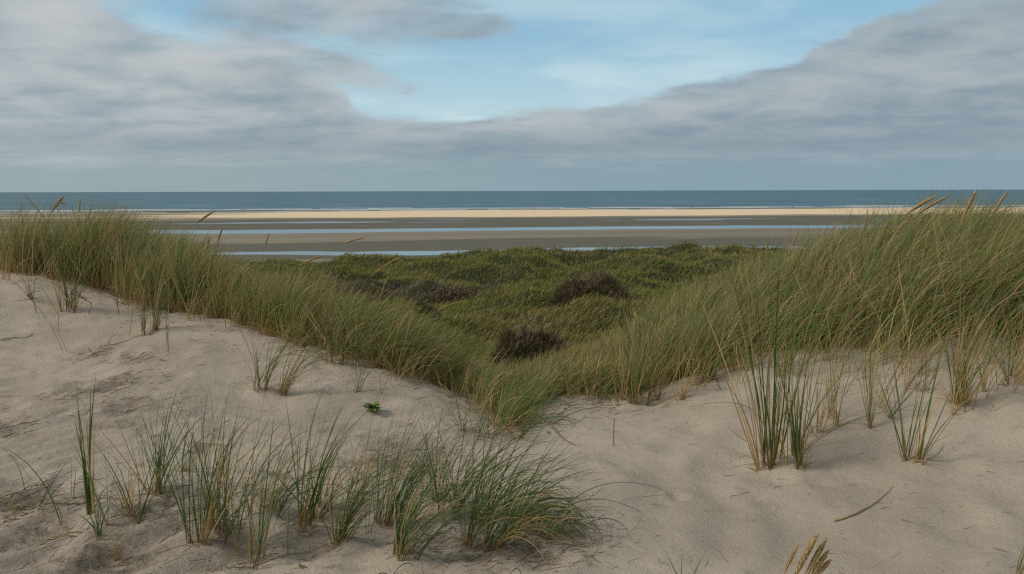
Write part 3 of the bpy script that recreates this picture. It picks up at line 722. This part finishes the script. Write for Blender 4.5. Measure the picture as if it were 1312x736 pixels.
TUFTS = [
    # foreground row on the left
    (31, 664, 80, 18, 5, 3, 'sparse dark green tuft at the left edge, beside a long bowed leaf', dict(spread=.22)),
    (113, 662, 165, -6, 5, 4, 'tall narrow tuft of a few stiff leaves, alone left of the foreground row', dict(spread=.05, base_r=.012, wd=.008, bend=.2)),
    (91, 640, 100, -16, 2, 0, 'single thin arched leaf standing left of the tall narrow tuft', dict(spread=.04, base_r=.005)),
    (77, 672, 120, -40, 1, 1, 'one long bowed brownish leaf near the left edge', dict(spread=.04, base_r=.005)),
    (122, 636, 62, -4, 2, 0, 'short thin leaf right behind the tall narrow tuft', dict(spread=.05, base_r=.005)),
    (161, 666, 112, -4, 9, 8, 'loose mixed green and straw tuft left of the first bushy tuft', dict(spread=.24)),
    (205, 632, 128, 6, 20, 8, 'first bushy dark green tuft of the foreground row, on stained sand', dict(spread=.20)),
    (134, 694, 68, 20, 8, 5, 'short tuft low among the dry runners at bottom left', dict(spread=.16)),
    (234, 606, 66, 12, 5, 5, 'little tuft standing back between two bushy foreground tufts', dict(spread=.26, base_r=.012)),
    (252, 696, 192, 16, 13, 6, 'tall dark upright tuft with a needle-straight spike near bottom left', dict(spread=.09)),
    (281, 684, 182, 22, 26, 12, 'tall fanned tuft with leaves arching right over its neighbours', dict(spread=.18, bend=.6, base_r=.04)),
    (317, 722, 200, 8, 8, 12, 'tall thin tuft rooted lowest in the row with straw feet', dict(spread=.10)),
    (341, 656, 115, 44, 14, 9, 'mid-size tuft with leaves fanning far to the right', dict(spread=.22, bend=.6)),
    (383, 682, 172, 22, 16, 9, 'slender tall tuft with one pale vertical leaf, centre of the left row', dict(spread=.10)),
    (367, 710, 98, 6, 2, 1, 'lone stiff leaf in front of the slender tall tuft', dict(spread=.04, base_r=.006)),
    (414, 648, 120, 30, 14, 10, 'open wispy tuft behind the slender tall tuft', dict(spread=.26, bend=.5)),
    (441, 690, 140, 58, 24, 10, 'low fan of dark leaves sweeping right from bottom centre-left', dict(spread=.16, bend=.5)),
    (489, 672, 150, 34, 34, 16, 'full dark tuft with straight rising leaves, left of the biggest tuft', dict(spread=.17, base_r=.05)),
    (459, 640, 105, 20, 8, 10, 'thin straw-mixed tuft behind the full dark tuft', dict(spread=.25)),
    (515, 716, 118, 70, 34, 14, 'nearest tuft of the row, thick foot and leaves raked right', dict(spread=.12, bend=.5, base_r=.028)),
    (586, 660, 135, 48, 58, 22, 'biggest bushy green tuft of the foreground row', dict(spread=.20, base_r=.07)),
    (619, 697, 120, 84, 44, 16, 'broad tuft with leaves raked low to the right of the biggest tuft', dict(spread=.16, bend=.6, base_r=.05)),
    (560, 640, 90, 40, 14, 12, 'small tuft of mixed leaves just behind the biggest tuft', dict(spread=.25)),
    (655, 665, 86, 76, 24, 10, 'low windblown tuft at the right end of the foreground row', dict(spread=.22, bend=.8, base_r=.05)),
    (700, 682, 60, 92, 12, 12, 'flattened sprawling tuft with a few long leaves lying out to the right', dict(spread=.35, bend=1.1, base_r=.05)),
    (540, 742, 30, 80, 6, 12, 'tangled low tuft cut by the bottom edge of the photo', dict(spread=.4, bend=1.0, base_r=.06)),
    (690, 745, 40, 60, 10, 6, 'short green tuft at the bottom edge right of the tangled one', dict(spread=.4, bend=1.0, base_r=.05)),
    # upper left slope
    (343, 502, 118, 44, 8, 16, 'tall straw-footed tuft on the left slope below the grass line', dict(spread=.10, bend=.8, base_r=.03)),
    (360, 506, 122, 50, 7, 10, 'thinner of the two straw-footed tufts side by side on the left slope, standing right', dict(spread=.10, bend=.8, base_r=.015)),
    (334, 498, 98, -10, 4, 1, 'single dark green leaf pair at the left foot of the tall straw-footed tuft', dict(spread=.03, base_r=.005, wd=.006)),
    (441, 466, 108, 42, 28, 26, 'large arching tuft with straw feet at the crest of the left slope', dict(spread=.22, bend=.9, base_r=.05)),
    (470, 502, 52, 18, 5, 5, 'small thin tuft below the large arching tuft', dict(spread=.2)),
    (487, 506, 42, 20, 0, 6, 'few dry stems beside the small thin tuft', dict(spread=.25, base_r=.012)),
    (94, 396, 110, 12, 8, 14, 'tall straw-footed tuft standing out from the left crest grass', dict(spread=.16, base_r=.025)),
    (41, 384, 78, 0, 4, 8, 'thin dry-footed tuft in front of the left crest, near the left edge', dict(spread=.2, base_r=.012)),
    (84, 398, 98, -6, 4, 6, 'slender tuft close on the left of the tall straw-footed crest tuft', dict(spread=.1, base_r=.015)),
    (189, 430, 128, 10, 8, 10, 'upright tuft with long straw feet in front of the crest grass', dict(spread=.12, base_r=.018)),
    (198, 424, 110, 22, 12, 8, 'greener tuft just right of the upright crest tuft', dict(spread=.14, base_r=.015)),
    (216, 452, 140, 4, 2, 2, 'single long vertical leaf dropping lowest from the crest grass', dict(spread=.03, base_r=.006)),
    (85, 452, 80, -36, 1, 3, 'leaning dark dry stems on the upper left sand', dict(spread=.06, base_r=.008)),
    (75, 425, 44, 0, 1, 2, 'short upright dry stem behind the leaning dark stems', dict(spread=.03, base_r=.005)),
    (138, 442, 44, 18, 1, 1, 'thin slanting stem on the upper left sand below a dry weed', dict(spread=.03, base_r=.005)),
    (163, 433, 50, 14, 1, 1, 'thin straight slanting stem right of the dry weed', dict(spread=.03, base_r=.005)),
    (652, 556, 85, 36, 34, 18, 'bushy tuft at the bottom of the gap between the dunes', dict(spread=.3, bend=.8, base_r=.09)),
    (620, 556, 60, 10, 10, 12, 'ragged low tuft at the lower left rim of the gap', dict(spread=.4, base_r=.04)),
    # right slope
    (806, 517, 128, 8, 44, 46, 'thick straw-footed tuft lowest at the left end of the right grass bank', dict(spread=.15, base_r=.06)),
    (835, 514, 100, 14, 10, 22, 'straw-footed tuft right beside the thick low one', dict(spread=.15, base_r=.04)),
    (872, 513, 92, 12, 5, 18, 'thin dry-footed tuft third from the left along the right bank', dict(spread=.18, base_r=.02)),
    (906, 488, 100, 16, 14, 20, 'dense brown-footed tuft tucked into the right bank edge', dict(spread=.16, base_r=.04)),
    (988, 594, 262, -4, 20, 17, 'tallest tuft on the right sand slope, reaching up past the bank edge', dict(spread=.065, base_r=.034, bend=.5, wd=.0082)),
    (1018, 598, 200, 8, 12, 9, 'second tall tuft close on the right of the tallest one', dict(spread=.065, base_r=.022, wd=.0080)),
    (1012, 585, 165, 30, 10, 14, 'leaning thinner tuft behind the two tall ones on the right slope', dict(spread=.2, base_r=.03)),
    (1048, 555, 125, 12, 4, 12, 'sparse straw tuft right of the two tall ones', dict(spread=.12, base_r=.012)),
    (1072, 547, 140, -8, 4, 7, 'narrow upright straw tuft in the middle of the right slope', dict(spread=.08, base_r=.010)),
    (1063, 534, 120, -4, 3, 8, 'narrow straw tuft behind the upright one mid right slope', dict(spread=.09, base_r=.014)),
    (1118, 548, 150, 10, 7, 6, 'slim green tuft between the straw tufts and the splayed tuft', dict(spread=.09, base_r=.010)),
    (1137, 535, 105, 18, 5, 5, 'small forked tuft behind the slim green tuft', dict(spread=.18, base_r=.010)),
    (1173, 594, 150, 8, 11, 7, 'splayed V-shaped green tuft standing alone on the right slope', dict(spread=.15, base_r=.014, wd=.0075, bend=.3)),
    (1168, 500, 100, 10, 6, 16, 'thin straw tuft up the slope behind the V-shaped tuft', dict(spread=.18, base_r=.03)),
    (1224, 517, 150, 20, 22, 40, 'stout straw tuft dropping from the bank on the far right', dict(spread=.16, base_r=.035)),
    (1232, 530, 100, 30, 3, 8, 'dry stems leaning right from below the stout straw tuft', dict(spread=.2, base_r=.015)),
    (1258, 504, 130, 12, 5, 14, 'thin brown tuft between the stout straw tuft and the right edge', dict(spread=.14, base_r=.03)),
    (1296, 488, 130, 14, 12, 26, 'brown-footed tuft at the right edge of the bank', dict(spread=.16, base_r=.04)),
    (1304, 742, 62, 16, 5, 5, 'tuft cut by the bottom right corner of the photo', dict(spread=.12, base_r=.02)),
    (880, 752, 48, 20, 5, 2, 'few short green leaves at the bottom edge, left of the seed heads', dict(spread=.35, base_r=.03)),
]
for px, py, h, ln, ng, nd, lab, kw in TUFTS:
    tuft(px, py, h, ln, ng, nd, lab, **kw)


# ------------------------------------------------------------------ flowering stalks
def spike_mesh(path, rmax, r):
    """dense cylindrical flower head: a core wrapped in overlapping pointed husks"""
    n = len(path); t = np.linspace(0, 1, n)
    core = tube(path, 0, 0, 6, bumps=rmax * .62 * (np.sin(np.pi * np.clip(t * .93 + .05, 0, 1)) ** .55 + .02))
    T = np.gradient(path, axis=0); T /= np.linalg.norm(T, axis=1, keepdims=True)
    L = np.linalg.norm(path[-1] - path[0]); N = int(110 + L * 900)
    s = r.random(N); i = np.minimum((s * (n - 1)).astype(int), n - 2); fr = s * (n - 1) - i
    P = path[i] * (1 - fr)[:, None] + path[i + 1] * fr[:, None]; Tt = T[i]
    ref = np.array([.3, .9, .1]); A = np.cross(Tt, ref); A /= np.linalg.norm(A, axis=1, keepdims=True); B = np.cross(Tt, A)
    a = r.uniform(0, 6.28, N); O = A * np.cos(a)[:, None] + B * np.sin(a)[:, None]
    rr_ = rmax * (np.sin(np.pi * np.clip(s * .93 + .05, 0, 1)) ** .55)
    S = np.cross(Tt, O); hl = rmax * r.uniform(1.3, 2.4, N); w = rmax * .30
    b = P + O * (rr_ * .45)[:, None]; e = b + Tt * hl[:, None] + O * (rr_ * .75)[:, None]
    mid_ = (b + e) / 2 + O * (rr_ * .22)[:, None]
    V = np.stack([b, mid_ - S * w, e, mid_ + S * w], 1).reshape(-1, 3); Q = np.arange(4 * N).reshape(N, 4)
    return mergeVQ([core, (V, Q)])


def seed_stalk(root_px, root_D, head0, head1, D, label, rmax=.007, thick=.0022, group='marram flower stalks'):
    """stalk from the ground under (root_px) to a head that runs head0 -> head1 on the photograph at depth D"""
    r = np.random.default_rng(int(head0[0] * 3 + head1[1]))
    b = at(root_px, 400, root_D); b[2] = ground(b[0], b[1])[0] - .02
    h0, h1 = at(*head0, D), at(*head1, D + r.uniform(-.02, .05))
    d = (h1 - h0)
    L = np.linalg.norm(h0 - b)
    c1 = b + np.array([0, 0, L * .45]); c2 = h0 - d / np.linalg.norm(d) * L * .3
    t = np.linspace(0, 1, 14)[:, None]
    path = (1 - t) ** 3 * b + 3 * t * (1 - t) ** 2 * c1 + 3 * t * t * (1 - t) * c2 + t ** 3 * h0
    root = empty('flower_stalk', b); tag(root, label, 'flower stalk', group)
    V, Q = tube(path, thick, thick * .6, 6); mesh_obj('stalk', V, Q, M_STALK, root)
    tt = np.linspace(0, 1, 12)[:, None]; droop = np.array([0, 0, -.10 * np.linalg.norm(d)])
    sp = h0 + d * tt + droop * (tt ** 2 - tt) * 1.4 
    V, Q = spike_mesh(sp, rmax, r); mesh_obj('seed_head', V, Q, M_SEED, root)


for a in [
    (1120, 8.2, (1160, 276), (1196, 253), 8.0, 'leftmost arched tan seed head above the right bank', .016),
    (1126, 8.3, (1172, 277), (1215, 252), 8.1, 'longest tan seed head bowing right above the right bank', .013),
    (1218, 7.8, (1231, 285), (1250, 246), 7.7, 'tall upright tan seed head touching the horizon', .015),
    (1255, 7.9, (1268, 281), (1291, 246), 7.8, 'rightmost tan seed head curving right above the right bank', .013),
    (1112, 8.4, (1150, 292), (1178, 276), 8.2, 'lower faint seed head under the leftmost arched one', .010),
    (1190, 8.5, (1140, 300), (1170, 283), 8.3, 'brown seed head sunk among leaf tips on the right bank', .010),
    (1100, 8.3, (1106, 296), (1112, 270), 8.2, 'small slender dry head left of the arched heads', .007),
    (1215, 8.1, (1221, 288), (1225, 264), 8.2, 'thin straight head just left of the tall upright one', .007),
    (1000, 8.4, (1010, 325), (1022, 297), 8.3, 'short pale head on the left shoulder of the right bank', .008),
    (975, 8.3, (982, 325), (984, 308), 8.2, 'tiny thin head furthest left on the right bank', .006),
    (1030, 8.0, (1060, 300), (1078, 284), 8.0, 'narrow slanting head left of the small slender one', .007),
    (18, 9.2, (58, 282), (30, 249), 9.2, 'thin bowed brown head bending left at the far left', .007),
    (60, 9.3, (66, 272), (81, 253), 9.2, 'short brown head leaning right against the sea at far left', .012),
    (100, 9.3, (101, 274), (103, 256), 9.2, 'slender upright brown head on the left crest', .007),
    (90, 9.4, (72, 262), (84, 260), 9.2, 'small nodding brown head on the left crest', .008),
    (230, 8.9, (250, 288), (275, 271), 8.8, 'dark arched head against the beach right of the left crest', .011),
    (262, 8.7, (265, 322), (268, 305), 8.6, 'short straight head, left one of a close pair', .009),
    (272, 8.7, (278, 314), (285, 292), 8.6, 'taller head, right one of a close pair', .009),
    (330, 8.6, (338, 320), (345, 300), 8.5, 'thin brown head standing alone before the beach', .007),
    (400, 8.2, (437, 314), (467, 305), 8.3, 'curved tan head hanging free above the left bank', .008),
    (350, 8.2, (384, 341), (413, 328), 8.2, 'pale drooping head before the green hummocks', .009),
    (430, 7.9, (474, 355), (513, 330), 8.0, 'longest pale head slanting up across the hummocks', .009),
    (470, 7.8, (486, 385), (500, 345), 7.9, 'thin tawny head below the longest pale one', .006),
    (520, 7.5, (560, 398), (594, 386), 7.6, 'faint arched head over the brown heath patch', .006),
]:
    seed_stalk(a[0], a[1], a[2], a[3], a[4], a[5], a[6])
# the near bunch cut by the lower edge
for (x0, y0), (x1, y1), lab, rm in [((1004, 736), (1022, 700), 'leftmost thin golden seed head at the bottom edge', .006), ((1017, 742), (1046, 688), 'tallest golden seed head at the bottom edge', .0095),
                                    ((1030, 744), (1057, 694), 'golden seed head right of the tallest at the bottom edge', .0095), ((1038, 742), (1060, 708), 'lower golden seed head third in the bottom bunch', .009), ((1044, 742), (1063, 719), 'shortest rightmost golden seed head at the bottom edge', .008)]:
    seed_stalk(x0 - 6, 3.1, (x0, y0), (x1, y1), 3.1, lab, rm, .002, 'golden seed heads at the bottom edge')


# ------------------------------------------------------------------ things lying on the sand
def on_sand(pixels, lift=.006, n=16):
    P = np.array([hit(*p)[0] for p in pixels]); k = np.linspace(0, len(P) - 1, n)
    X = np.interp(k, range(len(P)), P[:, 0]); Y = np.interp(k, range(len(P)), P[:, 1])
    X = np.convolve(np.pad(X, 2, 'edge'), np.ones(5) / 5, 'valid'); Y = np.convolve(np.pad(Y, 2, 'edge'), np.ones(5) / 5, 'valid')
    return np.stack([X, Y, ground(X, Y) + lift], -1)


def lying(name, pixels, r0, r1, label, cat, mat, group=None, lift=.006, flat=1.0):
    P = on_sand(pixels, lift)
    c = P[0].copy(); V, Q = tube(P, r0, r1, 6)
    o = mesh_obj(name, V, Q, mat, origin=c); tag(o, label, cat, group); return o
lying('dry_leaf', [(1066, 671), (1085, 667), (1110, 655), (1132, 637), (1146, 620)], .006, .0012, 'long dry curved leaf blade lying alone on the right sand', 'dry leaf', M_STALK)
lying('dry_runner', [(20, 652), (60, 650), (110, 643), (165, 640), (230, 630)], .0032, .002, 'upper straight straw runner lying across the sand at left', 'dry stem', M_STALK, 'dry runners lying on the left sand')
lying('dry_runner', [(60, 690), (100, 685), (135, 672), (170, 655), (210, 645)], .0036, .002, 'lower bent straw runner rising to the first bushy tuft', 'dry stem', M_STALK, 'dry runners lying on the left sand')
lying('dry_runner', [(55, 693), (95, 690), (140, 680), (180, 668)], .0028, .0015, 'thin straw runner just under the lower bent one', 'dry stem', M_STALK, 'dry runners lying on the left sand')
lying('dry_runner', [(285, 733), (330, 728), (375, 712), (410, 700), (440, 690)], .003, .0015, 'pale runner near the bottom edge under the raked tufts', 'dry stem', M_STALK, 'dry runners lying on the left sand')
lying('dry_runner', [(0, 438), (18, 434), (45, 427)], .006, .002, 'short tan stem lying at the left edge of the upper sand', 'dry stem', M_STALK)
lying('dry_runner', [(110, 447), (135, 446), (165, 436), (200, 428)], .003, .002, 'thin dark root line across the upper left sand', 'dry stem', M_LITTER)
lying('dry_leaf', [(676, 520), (690, 535), (715, 546), (738, 544), (752, 530)], .004, .0015, 'thin green-brown leaf curving on the sand right of the gap', 'dry leaf', M_STALK)
lying('dry_leaf', [(708, 550), (718, 560), (740, 573)], .004, .002, 'dark broken stem on the sand below the curving leaf', 'dry leaf', M_LITTER)
lying('dry_leaf', [(1180, 598), (1195, 588), (1210, 570)], .003, .0012, 'thin bent leaf lying right of the V-shaped tuft', 'dry leaf', M_STALK)
lying('dry_leaf', [(700, 690), (730, 700), (760, 702), (785, 694)], .003, .0012, 'thin leaf trailing right from the sprawling tuft', 'dry leaf', M_STALK)


def arc(name, p0px, peak_px, end_px, r0, label, cat='leaf blade', mat=None):
    """a blade that leaves the sand, arches and comes down again"""
    a, Da = hit(*p0px); c, Dc = hit(*end_px); m_ = at(*peak_px, (Da + Dc) / 2)
    t = np.linspace(0, 1, 18)[:, None]; ctl = 2 * m_ - (a + c) / 2
    P = (1 - t) ** 2 * a + 2 * t * (1 - t) * ctl + t * t * c
    V, Q = tube(P, r0, r0 * .35, 5); o = mesh_obj(name, V, Q, mat or M_STALK, origin=a); tag(o, label, cat)
M_DKLEAF = simple('dark_green_leaf', (.060, .070, .028), (.10, .095, .045), 20, .5, .3)
arc('arching_leaf', (984, 580), (958, 522), (884, 522), .0035, 'long dark leaf arching left to the sand from the tallest right tuft', mat=M_DKLEAF)
arc('arching_leaf', (982, 584), (948, 560), (918, 538), .0028, 'lower dark leaf stretched left under the arching one', mat=M_DKLEAF)
arc('arching_leaf', (1030, 606), (1036, 575), (1038, 548), .0025, 'thin brown leaf hanging right of the second tall right tuft')
arc('arching_leaf', (1313, 518), (1296, 502), (1280, 486), .003, 'dark leaf slanting down the sand at the right edge', mat=M_DKLEAF)
arc('arching_leaf', (705, 670), (755, 640), (820, 656), .0028, 'long green leaf reaching far right from the sprawling tuft', mat=M_DKLEAF)
arc('arching_leaf', (700, 676), (770, 622), (850, 628), .0028, 'highest green leaf reaching right beyond the sprawling tuft', mat=M_DKLEAF)
arc('arching_leaf', (705, 685), (760, 688), (800, 672), .0028, 'lowest green leaf swinging right from the sprawling tuft', mat=M_DKLEAF)
arc('arching_leaf', (31, 652), (24, 600), (-6, 568), .003, 'dark bowed leaf leaving the photo at the left edge', mat=M_DKLEAF)
arc('arching_leaf', (120, 655), (140, 622), (160, 630), .0025, 'small hooped leaf right of the tall narrow tuft', mat=M_DKLEAF)

# single upright dry stem
p, D = hit(786, 571); V, Q = tube([p + [0, 0, -.02], p + [0, 0, .09], p + [.002, 0, .18]], .0045, .0035, 6)
tag(mesh_obj('upright_straw', V, Q, M_STALK, origin=p), 'single short upright dry stem on bare sand right of the gap', 'dry stem')


def weed(px, py, h_px, label, seed):
    """dead branching weed on the upper left sand"""
    p, D = hit(px, py); H = h_px * D / FPX; r = np.random.default_rng(seed); parts = []
    root = empty('dry_weed', p); tag(root, label, 'dry weed', 'dry weeds on the left sand')
    stem_ = np.array([p + [0, 0, -.02], p + [.02 * r.normal(), 0, H * .4], p + [H * .25 * r.normal(), 0, H * .8]])
    V, Q = tube(stem_, .004, .003, 5); mesh_obj('stem', V, Q, M_LITTER, root)
    pts_ = []
    for k in range(9):
        b = stem_[1] + (stem_[2] - stem_[1]) * r.random(); e = b + np.array([r.normal() * H * .6, r.normal() * H * .3, H * r.uniform(-.1, .5)])
        m_ = (b + e) / 2 + r.normal(0, H * .08, 3); parts.append(tube([b, m_, e], .003, .0015, 4)); pts_.append(e)
    V, Q = mergeVQ(parts); mesh_obj('twigs', V, Q, M_LITTER, root)
weed(113, 402, 34, 'forked dry weed with curled tips on the upper left sand', 3)
weed(153, 404, 38, 'fan-shaped dead weed just under the crest grass', 4)
weed(47, 401, 30, 'crooked little dark stick weed near the left crest', 5)
weed(140, 376, 18, 'low tangle of dead stems right at the crest grass foot', 6)
weed(460, 470, 26, 'brown dead tangle beside the large arching tuft', 7)
weed(925, 500, 20, 'small broken twig weed in front of the right bank', 8)


def herb(px, py, w_px, label, seed, nl=16):
    """small leafy seedling: lobed leaves round a short stem"""
    p, D = hit(px, py); Wd = w_px * D / FPX; r = np.random.default_rng(seed); root = empty('green_herb', p); tag(root, label, 'herb')
    V, Q = tube([p + [0, 0, -.01], p + [0, 0, Wd * .3]], .003, .002, 5); mesh_obj('stem', V, Q, M_HERB, root)
    for k in range(nl):
        a = r.uniform(0, 6.28); L = Wd * r.uniform(.22, .55); up = r.uniform(.1, .9); d = np.array([math.cos(a), math.sin(a) * .8, up]); d /= np.linalg.norm(d)
        s = np.cross(d, [0, 0, 1.0]); s /= np.linalg.norm(s); b = p + np.array([0, 0, Wd * r.uniform(.05, .3)])
        n = 9; v = []
        for i in range(n):
            t = i / (n - 1); w = L * .26 * math.sin(math.pi * min(1, t * .92 + .08)) ** .7 * (1.0 if i % 2 else .62)
            c = b + d * L * t - np.array([0, 0, L * .25 * t * t]); v += [c - s * w + [0, 0, w * .3], c, c + s * w + [0, 0, w * .3]]
        I = np.arange(3 * n).reshape(n, 3); q = np.concatenate([np.stack([I[:-1, j], I[:-1, j + 1], I[1:, j + 1], I[1:, j]], -1) for j in (0, 1)])
        mesh_obj('leaf', np.array(v), q, M_HERB, root)
herb(477, 530, 30, 'small bright green leafy herb on bare sand of the left slope', 1, 34)
herb(688, 668, 22, 'upright green herb at the foot of the sprawling tuft', 2, 14)
herb(702, 556, 10, 'tiny green seedling on the sand right of the gap', 3, 6)
herb(386, 730, 14, 'tiny herb near the bottom edge left of centre', 4, 7)

# dark weed clump in the last strip of shallow water
def weed_clump():
    p = at(838, 319.5, 123); p[2] = 0; r = np.random.default_rng(9); N = 900
    a = r.uniform(0, 6.28, N); q = r.random(N) ** .5; x = p[0] + 1.6 * q * np.cos(a) * (1 + .3 * np.sin(3 * a)); y = p[1] + 1.2 * q * np.sin(a)
    b = blades(np.stack([x, y, np.full(N, -.02) + .35 * (1 - q) * r.random(N)], -1), r.uniform(.15, .4, N), r.uniform(.3, 1.2, N), r.uniform(0, .8, N), r.uniform(0, 6.28, N), np.full(N, .07), 3, r=r)
    tag(mesh_obj('seaweed_clump', b[0], b[1], M_WEED, origin=p), 'dark flat clump of weed in the shallow water beyond the hummocks', 'seaweed')
weed_clump()


# fine plant litter scattered on the sand: thin broken bits, uncountable
def litter():
    r = np.random.default_rng(21); V, Q, n = [], [], 0; B, Ln, T0, Az, Wd = [], [], [], [], []
    zones = [(s[0], s[1], s[2] * 1.3, int(230 * s[3])) for s in STAINS]
    for px, py in EDGE[1:-1]: zones.append((px, py + 10, .28, 60))
    for px, py, s_, c in zones:
        p = hit(px, py)[0]; k = r.normal(0, s_, (c, 2)); x, y = p[0] + k[:, 0], p[1] + k[:, 1]
        B.append(np.stack([x, y, ground(x, y) + .003], -1))
    x = r.uniform(-4.2, 4.2, 900); y = r.uniform(3.0, 8.0, 900); B.append(np.stack([x, y, ground(x, y) + .003], -1))
    B = np.concatenate(B); N = len(B)
    b = blades(B, r.uniform(.01, .09, N) * np.where(r.random(N) < .1, 2.4, 1), r.uniform(1.25, 1.56, N), r.uniform(-.1, .15, N), r.normal(1.3, .9, N), r.uniform(.0015, .0035, N), 3, r=r)
    tag(mesh_obj('plant_litter', b[0], b[1], M_LITTER), 'fine brown plant litter strewn over the trodden sand', 'litter', None, 'stuff')
litter()
